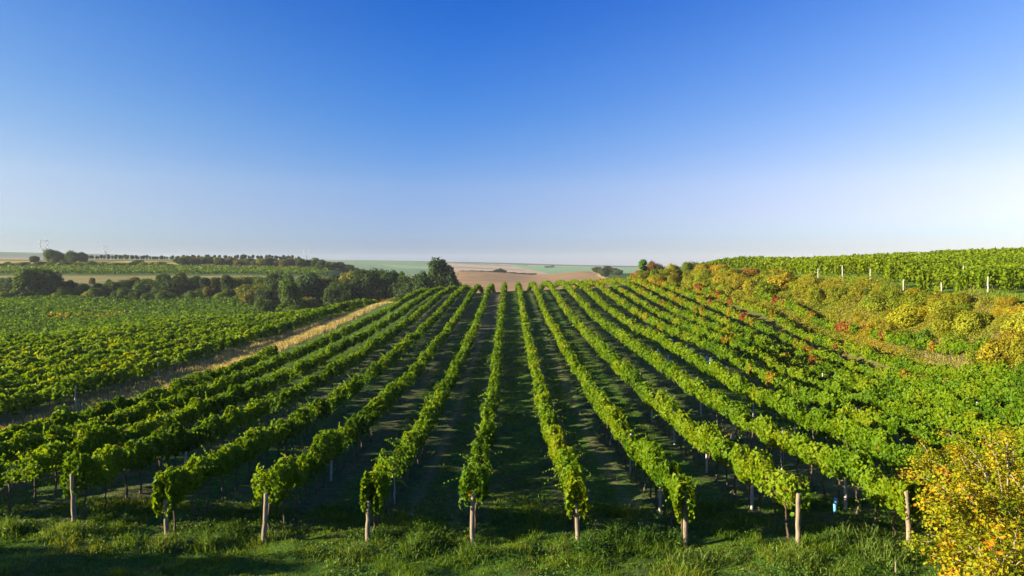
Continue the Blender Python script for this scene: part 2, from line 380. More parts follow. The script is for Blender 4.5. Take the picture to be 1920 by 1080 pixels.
# ------------------------------------------------------------------ leaves
def unit(v): return v / np.maximum(np.linalg.norm(v, axis=1, keepdims=True), 1e-9)
def leaves(P_, Nn, size, tint, rich=False, droop=.7, r=rng, aspect=1.0):
    """folded leaves: rich ones have six outline points, plain ones four"""
    n_ = len(P_)
    Nn = unit(Nn)
    ax = r.normal(size=(n_, 3)); ax[:, 2] -= droop * 1.5
    V = unit(ax - (ax * Nn).sum(1, keepdims=True) * Nn); U = np.cross(V, Nn)
    s = np.asarray(size)[:, None]
    fold = (.12 + .22 * r.random(n_))[:, None]
    def pt(a, b, cc): return P_ + s * (a * aspect * U + b * V + cc * fold * Nn)
    if rich:
        vs = np.stack([pt(0, -.45, 0), pt(-.5, -.28, 1), pt(-.38, .3, .8), pt(0, .55, -.4), pt(.38, .3, .8), pt(.5, -.28, 1)], 1).reshape(-1, 3)
        b = np.arange(n_)[:, None] * 6
        f = np.concatenate([b + np.array([0, 3, 2, 1]), b + np.array([0, 5, 4, 3])])
        return vs, f, np.repeat(tint, 6)
    vs = np.stack([pt(0, -.5, 0), pt(-.5, 0, 1), pt(0, .5, 0), pt(.5, 0, 1)], 1).reshape(-1, 3)
    b = np.arange(n_)[:, None] * 4
    f = np.concatenate([b + np.array([0, 2, 1]), b + np.array([0, 3, 2])])
    return vs, f, np.repeat(tint, 4)

def join(parts):
    vs, fs, ts, off = [], [], [], 0
    for v, f, t in parts:
        vs.append(v); fs.append(f + off); ts.append(t); off += len(v)
    return np.concatenate(vs), fs, np.concatenate(ts)

def vine_foliage(name, x0, y0, x1, y1, dens, size, seed, H=1.8, W_=.34, base=.75, autumn=None, tint0=.45, shoots=.7, rich_to=45, droopend=False, matname='vine', lod=True):
    """the leaf wall of one trellised row, from (x0,y0) to (x1,y1), following the ground; returned in coordinates of the row's start"""
    r = np.random.default_rng(seed)
    L = math.hypot(x1 - x0, y1 - y0); dx, dy = (x1 - x0) / L, (y1 - y0) / L; nx, ny = dy, -dx
    # walk the row in pieces so that the leaf count follows the distance
    parts = []; z00 = g1(x0, y0)
    edges = np.linspace(0, L, max(2, int(L / 6) + 1))
    allP = {True: [], False: []}
    for a, b in zip(edges[:-1], edges[1:]):
        mx, my = x0 + dx * (a + b) / 2, y0 + dy * (a + b) / 2
        dist = math.hypot(mx, my)
        k = max(1.0, dist / 26.0) if lod else 1.0
        s = size * k ** .62; dn = dens / k ** 1.15
        m_ = int(dn * (b - a)); ms = max(0, int(r.poisson(shoots * (b - a) / k ** .5)))
        t = r.uniform(a, b, m_)
        if a == 0: t = np.concatenate([t, r.uniform(0, .9, m_ // 8)]); m_ = len(t)
        hh = r.beta(1.5, 1.25, m_)
        lump = fbm(t * 1.1, t * 0 + seed * .37, seed, 2); lump2 = fbm(t * 2.3, t * 0 + 3.3, seed + 5, 2)
        top = H + (lump - .5) * .95 + (value_noise(t * 3.1, t * 0, seed + 8) - .5) * .35
        bot = base + (lump2 - .5) * .5
        if a == 0: top = np.where(t < 1.0, top + (1.0 - t) * .15, top); bot = bot - .18 * np.clip(1 - t / .7, 0, 1)
        z = bot + (top - bot) * hh
        w = W_ * (.62 + .8 * lump2) * np.sqrt(np.clip(1.12 - (hh * 1.9 - .9) ** 2 * .85, .1, 1))
        side = np.where(r.random(m_) < .5, -1.0, 1.0)
        lat = side * w * (1 - .75 * r.random(m_) ** 2.2) + (value_noise(t * .8, t * 0 + 9, seed) - .5) * .3
        gap = (value_noise(t * .55, t * 0 + 77, seed + 2) < .15) & (dens > 250)
        keep = ~(gap & (r.random(m_) < .75)) & (r.random(m_) < (.5 if dens > 250 else .7) + .9 * value_noise(t * .93 + 5, t * 0 + 31, seed + 4))
        out_ = np.stack([nx * side, ny * side, np.zeros(m_)], 1)
        up = np.clip((hh - .55) * 2.4, 0, 1)[:, None] * np.array([0, 0, 1.0])
        Nn = out_ * .85 + up + r.normal(size=(m_, 3)) * .55
        tint = tint0 + (fbm(t * .35, t * 0 + x0, 4, 2) - .5) * .45 + (value_noise(t * .9, t * 0 + x0 * 3, 14) - .5) * .16 + r.normal(size=m_) * .095 + (hh - .5) * .1
        sz = s * r.uniform(.7, 1.35, m_)
        # shoots
        for _ in range(ms):
            tt = r.uniform(a, b); sd = r.choice([-1, 1]); q = int(r.integers(5, 10)); j = np.arange(q) / q
            ln = r.uniform(.35, 1.0); el = r.uniform(.1, 1.3)
            ox = sd * (W_ * .6 + j * ln * math.cos(el) * .9); oz = H - .15 + j * ln * math.sin(el) - j * j * ln * .35
            if r.random() < .4: oz = r.uniform(base, H) + j * ln * .25 - j * j * ln * .6
            t = np.concatenate([t, tt + j * r.normal() * .35]); lat = np.concatenate([lat, ox]); z = np.concatenate([z, oz])
            Nn = np.concatenate([Nn, np.stack([nx * sd * np.ones(q), ny * sd * np.ones(q), np.ones(q)], 1) + r.normal(size=(q, 3)) * .5])
            tint = np.concatenate([tint, tint0 + .12 + r.normal(size=q) * .06]); sz = np.concatenate([sz, s * np.linspace(1.0, .55, q)])
            keep = np.concatenate([keep, np.ones(q, bool)])
        X = x0 + dx * t + nx * lat; Y = y0 + dy * t + ny * lat
        tint = np.minimum(tint, .735)
        if autumn is not None: tint = autumn(X, Y, tint, r)
        allP[dist < rich_to].append((np.stack([X, Y, z], 1)[keep], Nn[keep], sz[keep], tint[keep]))
    for rich, lst in allP.items():
        if not lst: continue
        Pp, Nn, sz, tn = (np.concatenate([q[i] for q in lst]) for i in range(4))
        Pp = Pp.copy(); Pp[:, 2] += ground(x0 + dx * ((Pp[:, 0] - x0) * dx + (Pp[:, 1] - y0) * dy), y0 + dy * ((Pp[:, 0] - x0) * dx + (Pp[:, 1] - y0) * dy))
        Pp -= np.array([x0, y0, z00])
        parts.append(leaves(Pp, Nn, sz, np.clip(tn, 0, 1), rich, .8, r))
    v, fs, t = join(parts)
    return mesh_np(name, v, fs, M[matname], {'tint': t}), (x0, y0, z00)

# ------------------------------------------------------------------ tubes (trunks, posts, twigs)
def tube(pts, rad, seg=7, cap=True):
    pts = np.asarray(pts, float); rad = np.asarray(rad, float)
    vs, fs = [], []
    for i in range(len(pts)):
        d = pts[min(i + 1, len(pts) - 1)] - pts[max(i - 1, 0)]; d = d / max(np.linalg.norm(d), 1e-9)
        u = np.cross(d, (1, 0, 0) if abs(d[0]) < .8 else (0, 1, 0)); u /= np.linalg.norm(u); w = np.cross(d, u)
        a = np.arange(seg) / seg * 2 * math.pi
        vs.append(pts[i] + rad[i] * (np.cos(a)[:, None] * u + np.sin(a)[:, None] * w))
    for i in range(len(pts) - 1):
        b = i * seg; j = np.arange(seg); k = (j + 1) % seg
        fs.append(np.stack([b + j, b + k, b + seg + k, b + seg + j], 1))
    v = np.concatenate(vs); caps = []
    if cap:
        caps = [np.array([np.arange(seg)[::-1]]), np.array([np.arange(seg) + (len(pts) - 1) * seg])]
    return v, fs, caps
def tubes_mesh(name, lst, m, seg=7, smooth_shade=True):
    V, Fq, Fc, off = [], [], [], 0
    for pts, rad in lst:
        v, fs, caps = tube(pts, rad, seg)
        V.append(v); Fq += [f + off for f in fs]; Fc += [c_ + off for c_ in caps]; off += len(v)
    return mesh_np(name, np.concatenate(V), [np.concatenate(Fq)] + ([np.concatenate(Fc)] if Fc else []), m, smooth_shade=smooth_shade)

def trunk_mesh(seed, h=1.0):
    r = np.random.default_rng(seed); z = np.linspace(-.08, h, 7)
    p = np.stack([np.cumsum(r.normal(size=7)) * .03, np.cumsum(r.normal(size=7)) * .03, z], 1); p[:2, :2] *= .2
    rad = np.array([.05, .042, .034, .03, .032, .03, .036])
    top = p[-1]
    arms = [(np.array([top, top + (r.normal() * .03, s_ * .25, .10), top + (r.normal() * .05, s_ * .6, .16)]), np.array([.024, .018, .012])) for s_ in (-1, 1)]
    return tubes_mesh('vine_trunk', [(p, rad)] + arms, M['bark'], 7)
TRUNKS = [trunk_mesh(s_) for s_ in range(5)]

def post_mesh(seed, h, rad, m, wob=.009, seg=10):
    r = np.random.default_rng(seed); z = np.linspace(-.25, h, 9)
    p = np.stack([np.cumsum(r.normal(size=9)) * wob, np.cumsum(r.normal(size=9)) * wob, z], 1); p[:2, :2] *= .3
    rr = rad * (1.08 - .16 * (z + .25) / h) * (1 + r.normal(size=9) * .035)
    p = np.concatenate([p, p[-1:] + (0, 0, .012)]); rr = np.concatenate([rr, rr[-1:] * .72])
    return tubes_mesh('post', [(p, rr)], m, seg)
WOODP = [post_mesh(30 + i, 1.46, .068, M['wood']) for i in range(4)]
CONC = [post_mesh(40 + i, 1.72, .05, M['concrete'], .006, 6) for i in range(3)]

# ------------------------------------------------------------------ main vineyard block
def autumn_main(X, Y, tint, r):
    p = value_noise(X * .9 + 40, Y * .8, 61)
    east = smooth(16, 30, X) * smooth(35, 75, Y)
    far = smooth(26, 33, X) * smooth(55, 90, Y)
    tint = tint + .10 * smooth(8, 22, X) * smooth(40, 120, Y)
    tint = np.where((p > .89 - .12 * east - .2 * far) & (X > 14) & (Y > 38), tint + .28 + .14 * far, tint)
    tint = np.where((p > .975 - .02 * east) & (X > 14) & (Y > 38) & (r.random(len(X)) < .65), .86 + r.normal(size=len(X)) * .07, tint)
    return np.where(r.random(len(X)) < .006, .78 + r.random(len(X)) * .1, tint)
def side_words(k): return ('right' if k > 0 else 'left')
tr_rng = np.random.default_rng(3)
for k in [-8, -7, -6, -5, -4, -3, -2, -1] + list(range(1, 13)):
    x = ROWX(k); y0 = row_start(x); y1 = 178.0
    if k == -8: y1 = 64.0
    if x > 24.5:
        yy = np.arange(60, 180, 1.0); bad = yy[bank_toe(yy) < x + 1.0]; y1 = float(bad[0]) if len(bad) else y1
        y1 = max(y1, 66)
        y0 = 24 if k < 12 else 55
        if k == 12: y1 = 95
    if k == 12: y0 = 50
    if k == -5: y0 += .3
    me, loc = vine_foliage('vine_foliage', x, y0 - .05, x, y1, 820, .106, 100 + k, H=1.74, W_=.26, shoots=2.8, base=.92, autumn=autumn_main, tint0=.40 if k < 0 else .50)  # left rows get a darker leaf tint to mimic their backlit sides
    t = link('vine_row', None, loc=loc)
    tag(t, f"long leafy vine row, {ordinal(abs(k) - 1)} to the {side_words(k)} of the central grass aisle", 'vine row', 'long vine rows running to the crest of the hill')
    link('foliage', me, t)
    nt_ = {-8: 26, -7: 24, -6: 20, -5: 16, -4: 14, -3: 14, -2: 12, -1: 12}.get(k, 16 if k < 5 else 12)
    for i in range(nt_):
        yy = y0 + .55 + i * 1.12 + tr_rng.normal() * .08
        link('trunk', TRUNKS[int(tr_rng.integers(5))], t, (tr_rng.normal() * .03, yy - loc[1], g1(x, yy) - loc[2]), (0, 0, tr_rng.uniform(-.3, .3)), (1, 1, tr_rng.uniform(.85, 1.05)))

# posts: wooden ones close the rows, concrete ones stand in them
for k in (-5, -4, -3, -2, -1, 1, 2, 3, 4):
    px = {-5: 138, -4: 313, -3: 494, -2: 690, -1: 886, 1: 1084, 2: 1285, 3: 1497, 4: 1706}[k]
    x = ROWX(k); y = x * F / (px - VPX)
    o = link('wooden_post', WOODP[abs(k) % 4], loc=(x, y, g1(x, y) - .02), rot=(R(tr_rng.normal() * 1.5 + (-2 if k == -3 else 0)), R(-4 if k == -3 else tr_rng.normal() * 1.2), tr_rng.uniform(0, 6)),
             scale=(1, 1, {-5: 1.02, -4: .85, -2: .8, -1: .95, 1: .8, 2: 1.05, 3: 1.0, 4: 1.05}.get(k, 1)))
    extra = {-5: 'bare grey', -3: 'leaning brown', 3: 'tall pale bare', 4: 'pale leafy'}.get(k, 'weathered')
    tag(o, f"{extra} wooden end post of the {ordinal(abs(k) - 1)} vine row {side_words(k)} of the central aisle", 'post', 'wooden posts at the row ends')
for k, ylist in ((1, (23.5,)), (2, (22.4, 27.8, 33.4)), (3, (22.4, 27.5, 32.8, 38)), (4, (22.2, 27.4, 33.4, 39)), (5, (22.2, 27.3, 33.4, 39)), (6, (28, 33.4, 39, 44)), (7, (39, 44.5, 50)), (8, (33.4, 50, 61)), (9, (55,)),
                 (-2, (24,)), (-3, (27,)), (-5, (27.5,)), (10, (45,))):
    for i, y in enumerate(ylist):
        x = ROWX(k)
        o = link('concrete_post', CONC[(i + k) % 3], loc=(x, y, g1(x, y)), rot=(R(tr_rng.normal() * 1.2), R(tr_rng.normal() * 1.5), tr_rng.uniform(0, 6)), scale=(1, 1, .93 if k > 5 else .96))
        tag(o, f"concrete post, {ordinal(i)} along the {ordinal(abs(k) - 1)} row {side_words(k)} of aisle", 'post', 'concrete trellis posts between the vines')

# ------------------------------------------------------------------ vineyard on the left shoulder
def autumn_left(X, Y, tint, r):
    return np.minimum(tint + .08 * smooth(.45, .7, fbm(X * .07, Y * .05, 71)), .735)
cnt = 0
for i, x in enumerate(np.arange(-32.7, -79, -3.05)):
    y0 = 41 + max(0, (-x - 32.7)) * .35; y1 = 160 - max(0, (-x - 50)) * .25
    lab = f"sunlit vine row of the left vineyard, {ordinal(i)} from the dry grass strip"
    me, loc = vine_foliage('vine_foliage', x, y0, x + 2.0, y1, 430, .16, 300 + i, H=1.95, W_=.34, base=.85, autumn=autumn_left, tint0=.39, rich_to=52)
    t = link('vine_row', None, loc=loc); tag(t, lab, 'vine row', 'vine rows of the sunlit left vineyard')
    link('foliage', me, t)
    if i < 3:
        for j in range(24):
            yy = y0 + .4 + j * 1.15; xx = x + 2.0 * (yy - y0) / (y1 - y0)
            link('trunk', TRUNKS[j % 5], t, (xx - x, yy - y0, g1(xx, yy) - loc[2]), (0, 0, tr_rng.uniform(-.4, .4)), (1.1, 1.1, 1.1))
for px, y in ((84, 50.5), (244, 62)):
    x = -32.5 + (y - 41) * .0168
    o = link('concrete_post', CONC[0], loc=(x + .25, y, g1(x, y)), scale=(1, 1, 1.0))
    tag(o, 'tall grey post in the front row of the left vineyard, ' + ('near the left edge' if px < 100 else 'beside the dry grass strip'), 'post', 'posts of the left vineyard')

# lower vineyard below the hedgerow
def autumn_low(X, Y, tint, r):
    px = VPX + F * X / Y; py_ = Y
    patch = smooth(.0, 1, 1 - np.abs((px - 150) / 105)) * np.exp(-((Y - 214) / 10) ** 2) * smooth(.35, .6, value_noise(X * .12, Y * .1, 19))
    m_ = (r.random(len(X)) < patch * .8)
    tint = np.where(m_, .77 + r.random(len(X)) * .13, tint)
    return tint
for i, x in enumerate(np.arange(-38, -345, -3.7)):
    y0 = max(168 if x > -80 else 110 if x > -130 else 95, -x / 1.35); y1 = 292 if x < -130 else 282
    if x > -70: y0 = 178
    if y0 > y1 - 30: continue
    me, loc = vine_foliage('vine_row', x, y0, x - 4, y1, 200, .17, 500 + i, H=1.9, W_=.62, base=.4, autumn=autumn_low, tint0=.24, shoots=0)  # low leaf tint darkens these rows to stand in for shade
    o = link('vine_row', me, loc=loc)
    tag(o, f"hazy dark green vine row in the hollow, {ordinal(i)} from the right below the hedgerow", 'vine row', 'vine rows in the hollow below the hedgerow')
# strip of vines on the hillside
for i, y in enumerate(np.arange(428, 496, 9.0)):
    me, loc = vine_foliage('vine_row', -.80 * y, y, -.27 * y, y + 6, 200, .17, 800 + i, H=2.3, W_=.9, base=.2, tint0=.44, shoots=0)
    tag(link('vine_row', me, loc=loc), f"pale green vine row on the far hillside, {ordinal(i)} above the tan field", 'vine row', 'vine rows on the hillside above the tan field')

# ------------------------------------------------------------------ vineyard on the right terrace
HEAD = lambda y: 43.5 + .02 * (y - 60)
def autumn_right(X, Y, tint, r): return tint + .25 * (fbm(X * .1, Y * .1, 90) - .4)
for i, y in enumerate(np.arange(47, 205, 3.2)):
    x0 = HEAD(y); L_ = 70 if y < 120 else 95
    me, loc = vine_foliage('vine_foliage', x0 - .4, y, x0 + L_, y - .36 * L_, 620, .13, 900 + i, H=1.95, W_=.4, base=.35, autumn=autumn_right, tint0=.50, rich_to=40, matname='vine_bright')
    t = link('vine_row', None, loc=loc); tag(t, f"bright vine row on the right hill, {ordinal(i)} counted back from the camera", 'vine row', 'vine rows on the right hill')
    link('foliage', me, t)
    if 55 < y < 100:
        for j in range(4):
            xx = x0 + .5 + j * 1.2; link('trunk', TRUNKS[j % 5], t, (xx - x0, -.36 * (xx - x0), g1(xx, y) - loc[2]), (0, 0, 1.5), (1, 1, .85))
HP = []
for i, (px, y) in enumerate(((1541, 95), (1587, 88), (1640, 81), (1703, 74), (1775, 67.5), (1863, 61))):
    x = (px - VPX) / F * y - .5
    o = link('concrete_post', CONC[i % 3], loc=(x, y, g1(x, y)), rot=(R(tr_rng.normal()), R(tr_rng.normal()), 0), scale=(1.35, 1.35, .82 if i != 1 else 1.15))
    tag(o, f"white post heading the right hill vines, {ordinal(i)} from left along the terrace", 'post', 'white posts along the terrace edge')
for i, (px, y) in enumerate(((1600, 110), (1628, 104), (1677, 100), (1690, 92), (1806, 78), (1915, 72))):
    x = (px - VPX) / F * y
    o = link('concrete_post', CONC[i % 3], loc=(x, y, g1(x, y)), rot=(R(tr_rng.normal()), R(tr_rng.normal()), 0), scale=(1.2, 1.2, 1.2))
    tag(o, f"white post top showing among the right hill vines, {ordinal(i)} from the left", 'post', 'white posts among the right hill vines')

# ------------------------------------------------------------------ trees and bushes
def crown_np(seed, blobs, n_leaf, size, flat=1.0, ground_cut=-.05, r0=.6):
    """leaf clumps over a cloud of overlapping blobs; crown sits on z >= 0"""
    r = np.random.default_rng(seed)
    B = np.array(blobs); prob = B[:, 3] ** 2; prob = prob / prob.sum()
    idx = r.choice(len(B), n_leaf, p=prob); d = unit(r.normal(size=(n_leaf, 3)))
    rad = B[idx, 3] * (1.06 - .38 * r.random(n_leaf) ** 1.6)
    nz = fbm(d[:, 0] * 3 + idx * 7.1 + 20, d[:, 1] * 3 + d[:, 2] * 2 + 20, seed, 2); rad *= .72 + .56 * nz; rad = np.where(r.random(n_leaf) < .1, rad * r.uniform(1.0, 1.3, n_leaf), rad)
    p = B[idx, :3] + d * rad[:, None] * np.array([1, 1, flat])
    inside = np.zeros(n_leaf, bool)
    for j in range(len(B)):
        q = np.linalg.norm((p - B[j, :3]) / np.array([1, 1, flat]), axis=1)
        inside |= (q < B[j, 3] * .62) & (idx != j)
    k = (~inside) & (p[:, 2] > ground_cut)
    bt = r.random(len(B))
    tint = np.clip(.5 + (bt[idx] - .5) * .45 + (nz - .5) * .5 + r.normal(size=n_leaf) * .14, 0, 1)
    p, d, tint = p[k], d[k], tint[k]
    return leaves(p, d * .9 + np.array([0, 0, .35]) + r.normal(size=p.shape) * .5, size * r.uniform(.6, 1.4, len(p)), tint, False, .3, r)
def limbs(seed, h_trunk, rad, blobs, n_=6):
    r = np.random.default_rng(seed); lst = []
    z = np.linspace(-.04, h_trunk, 5); p = np.stack([np.cumsum(r.normal(size=5)) * .012, np.cumsum(r.normal(size=5)) * .012, z], 1)
    lst.append((p, np.linspace(rad * 1.3, rad * .75, 5)))
    for b in sorted(blobs, key=lambda b_: -b_[3])[:n_]:
        e = np.array(b[:3]); s_ = p[int(r.integers(2, 5))]; mid = (s_ + e) / 2 + r.normal(size=3) * .02 + (0, 0, -.03)
        lst.append((np.array([s_, mid, e]), np.array([rad * .6, rad * .38, rad * .15])))
    return lst
def make_blobs(seed, kind):
    r = np.random.default_rng(seed); out_ = []
    if kind == 'tree':
        for i in range(11):
            a = r.uniform(0, 6.28); q = r.uniform(.05, .24); out_.append((q * math.cos(a), q * math.sin(a), r.uniform(.3, .84), r.uniform(.11, .2)))
        out_ += [(0, 0, .62, .24), (0, 0, .4, .22), (.02, 0, .82, .15)]
    elif kind == 'tall':
        for i in range(10): out_.append((r.normal() * .07, r.normal() * .07, r.uniform(.15, .9), r.uniform(.08, .13)))
    else:
        for i in range(10):
            a = r.uniform(0, 6.28); q = r.uniform(.1, .55); out_.append((q * math.cos(a), q * math.sin(a), r.uniform(.12, .72) * (1 - .5 * q), r.uniform(.18, .34)))
        out_.append((0, 0, .4, .42))
    return out_
PROTO = {}
for kind, nv, nl, sz in (('tree', 5, 5200, .05), ('tall', 2, 2600, .05), ('bush', 6, 9500, .05), ('lowtree', 4, 2200, .075)):
    PROTO[kind] = []
    for s_ in range(nv):
        bl = make_blobs(1000 + s_ * 13 + len(kind), {'lowtree': 'tree'}.get(kind, kind))
        v, f, t = crown_np(2000 + s_ + len(kind) * 31, bl, nl, sz, 1.0 if kind != 'bush' else .85)
        cm = mesh_np('crown', v, [f], M['tree'], {'tint': t})
        tm = tubes_mesh('trunk', limbs(s_, .35 if kind != 'bush' else .2, .028 if kind != 'bush' else .03, bl), M['tree_bark'], 6)
        PROTO[kind].append((cm, tm))
tree_log = []
trg = np.random.default_rng(21)
def plant(kind, x, y, h, w=None, col=(.05, .09, .015), set_='', words='', z=None):
    cm, tm = PROTO[kind][int(trg.integers(len(PROTO[kind])))]
    name = 'bush' if kind == 'bush' else 'tree'
    w = h if w is None else w
    t = link(name, None, loc=(x, y, g1(x, y) if z is None else z), rot=(0, 0, trg.uniform(0, 6.28)), scale=(w, w, h))
    c_ = link('foliage' if kind == 'bush' else 'crown', cm, t); j = trg.uniform(.85, 1.15)
    c_.color = (col[0] * j * trg.uniform(.9, 1.1), col[1] * j, col[2] * j * trg.uniform(.8, 1.2), 1)
    link('stem' if kind == 'bush' else 'trunk', tm, t)
    tree_log.append((set_, VPX + F * x / max(y, 1), t, words, 'bush' if kind == 'bush' else 'tree'))
    return t
def at_px(px, y): return (px - VPX) / F * y
DARK, MID, OLIVE, PALE, BROWN, BLUE = (.028, .06, .010), (.06, .11, .011), (.12, .14, .014), (.19, .22, .018), (.12, .095, .026), (.028, .06, .018)
# hedgerow under the tan field: taller trees behind, bushes in front
for px in np.arange(-30, 540, 9):
    px = px + trg.normal() * 4; y = 302 + trg.normal() * 5
    topy = np.interp(px, [-30, 10, 30, 85, 95, 180, 230, 300, 420, 540], [533, 534, 512, 508, 530, 533, 526, 523, 521, 516]) + trg.normal() * 3.5
    if trg.random() < .12: topy -= 7
    x = at_px(px, y); h = max(3.5, EYE - (topy - HOR) / F * y - g1(x, y))
    col, wd = [(DARK, 'dark green'), (MID, 'green'), (BROWN, 'brownish'), (DARK, 'dark green'), (OLIVE, 'olive')][int(trg.choice(5, p=[.3, .3, .08, .14, .18]))]
    if 25 < px < 92: col, wd = (DARK if px > 60 else MID), 'tall'
    plant('tree' if trg.random() < .55 else 'bush', x, y, h * 1.08, h * (trg.uniform(1.0, 1.4)), col, 'hedgerow below the tan field', wd)
for px in np.arange(-20, 560, 11):
    px = px + trg.normal() * 5; y = 288 + trg.normal() * 4; h = 2.6 + trg.random() ** 1.5 * 4
    col, wd = [(OLIVE, 'olive'), (MID, 'green'), (PALE, 'pale yellow-green'), (MID, 'green'), (DARK, 'dark green')][int(trg.choice(5, p=[.25, .25, .14, .2, .16]))]
    plant('bush', at_px(px, y), y, h, h * trg.uniform(.6, 1.1), col, 'front edge of the hedgerow', wd)
# wood on the right of the hedgerow
for px in np.arange(490, 872, 6.5):
    px = px + trg.normal() * 5; y = 280 + trg.normal() * 16 - max(0, px - 700) * .1
    topy = np.interp(px, [500, 580, 640, 700, 760, 790, 800, 850, 870], [519, 513, 515, 509, 506, 511, 518, 526, 534]) + abs(trg.normal()) * 8 - 2
    x = at_px(px, y); gzv = g1(x, y); h = (EYE - (topy - HOR) / F * y) - gzv
    col, wd = [(DARK, 'dark green'), (BLUE, 'deep green'), (DARK, 'dark'), (MID, 'green'), (OLIVE, 'olive')][int(trg.choice(5, p=[.3, .2, .2, .2, .1]))]
    plant('tree' if trg.random() < .7 else 'bush', x, y, h * 1.06, h * trg.uniform(.75, 1.15) * (.75 if h > 14 else 1), col, 'dark wood behind the crest', wd)
    if px < 690 and trg.random() < .6:
        y2 = y - 18; plant('bush', at_px(px + 6, y2), y2, 3.5 + trg.random() * 4, 4 + trg.random() * 2, [DARK, MID, OLIVE, PALE][int(trg.integers(4))], 'front edge of the dark wood', 'round')
for px, tp, h2, wd in ((828, 488, 1.0, 'biggest broad'), (843, 500, .9, 'large rounded'), (812, 503, .9, 'mid-sized')):
    y = 255; x = at_px(px, y); gzv = g1(x, y); h = (EYE - (tp - HOR) / F * y) - gzv
    plant('tree', x, y, h * 1.05, h * .62, BLUE if wd[0] != 'b' else DARK, 'clump left of the ploughed field', wd)
for px, y, h, w, col, wd in ((904, 225, 5.0, 5.5, BLUE, 'round blue-green'), (957, 190, 3.0, 4.5, (.06, .075, .045), 'low grey'), (935, 205, 3.2, 3, BLUE, 'small dark'), (720, 205, 6, 5, BROWN, 'brownish'), (735, 190, 5, 5, OLIVE, 'olive'), (690, 215, 5, 5, DARK, 'dark')):
    plant('bush', at_px(px, y), y, h, w, col, 'valley just behind the crest', wd)
# hillside, scrub and hilltop
for px in np.arange(330, 600, 6):
    px = px + trg.normal() * 3; y = 540 + trg.normal() * 12; h = 4 + trg.random() * 3.5
    col, wd = [(DARK, 'dark'), (BROWN, 'brownish'), (MID, 'green'), (OLIVE, 'olive')][int(trg.integers(4))]
    plant('bush', at_px(px, y), y, h, h * 1.1, col, 'scrub belt on the hillside', wd)
for px in np.arange(560, 694, 4.5):
    px = px + trg.normal() * 2; y = 505 + trg.normal() * 12; x = at_px(px, y)
    topy = np.interp(px, [570, 600, 640, 690], [487, 489, 497, 509]) + trg.normal() * 1.2
    h = max(5, EYE - (topy - HOR) / F * y - g1(x, y))
    plant('lowtree', x, y, h, max(10, h * .9), [DARK, DARK, MID, OLIVE][int(trg.integers(4))], 'wooded right end of the hillside', 'dark')
for px, y, h, wd in ((64, 560, 7, 'small round'), (100, 545, 14, 'big round'), (134, 565, 12, 'broad'), (154, 570, 10, 'lower'), (120, 520, 6, 'low')):
    plant('bush', at_px(px, y), y, h * 1.0, h * .85, MID if h > 9 else DARK, 'hilltop under the pylons', wd)
for px in np.arange(170, 570, 5.0):
    px = px + trg.normal() * 1.5; y = 640 + trg.normal() * 5; h = 2.6 + trg.random() * 1.8
    plant('lowtree', at_px(px, y), y, h * 1.1, h, (.045, .075, .022), 'orchard line on the hill skyline', 'small round')
for px in np.arange(0, 330, 13):
    px = px + trg.normal() * 3; y = 515 + trg.normal() * 14; h = 2.6 + trg.random() * 1.6
    plant('bush', at_px(px, y), y, h, h * 1.8, [DARK, OLIVE, MID][int(trg.integers(3))], 'terraced scrub on the left hillside', 'low')
plant('bush', at_px(172, 345), 345, 4, 3, BROWN, 'tan field', 'lone bare brown')
# far bushes beyond the ploughed field
for px, y, h, w in ((868, 645, 1.6, 9), (876, 645, 1.3, 9), (885, 645, 1.7, 9), (894, 645, 1.4, 9), (903, 648, 1.8, 10), (912, 648, 1.5, 10), (921, 648, 1.8, 9), (931, 650, 4.2, 7), (939, 650, 5.5, 7), (946, 650, 3.6, 6), (954, 648, 1.6, 9), (963, 648, 1.9, 10), (972, 648, 1.5, 10), (981, 648, 1.8, 9), (990, 648, 1.5, 10), (999, 648, 1.7, 9), (1035, 2000, 9, 22), (1026, 1980, 7, 18), (455, 700, 7, 6), (537, 720, 6, 6), (527, 720, 5, 6)):
    plant('bush', at_px(px, y), y, h, w * .7, BLUE, 'far field edge beyond the ploughed slope', 'tiny hazy')
for px, y, tp, wd in ((1118, 560, 501, 'leftmost'), (1128, 540, 503, 'leaning'), (1141, 545, 499, 'tallest'), (1152, 540, 506, 'low'), (1135, 500, 513, 'front'), (1160, 520, 510, 'small')):
    x = at_px(px, y); h = EYE - (tp - HOR) / F * y - g1(x, y); plant('tree', x, y, max(h, 5) * 1.05, 12, (.06, .085, .035), 'hazy clump right of the ploughed field', wd)

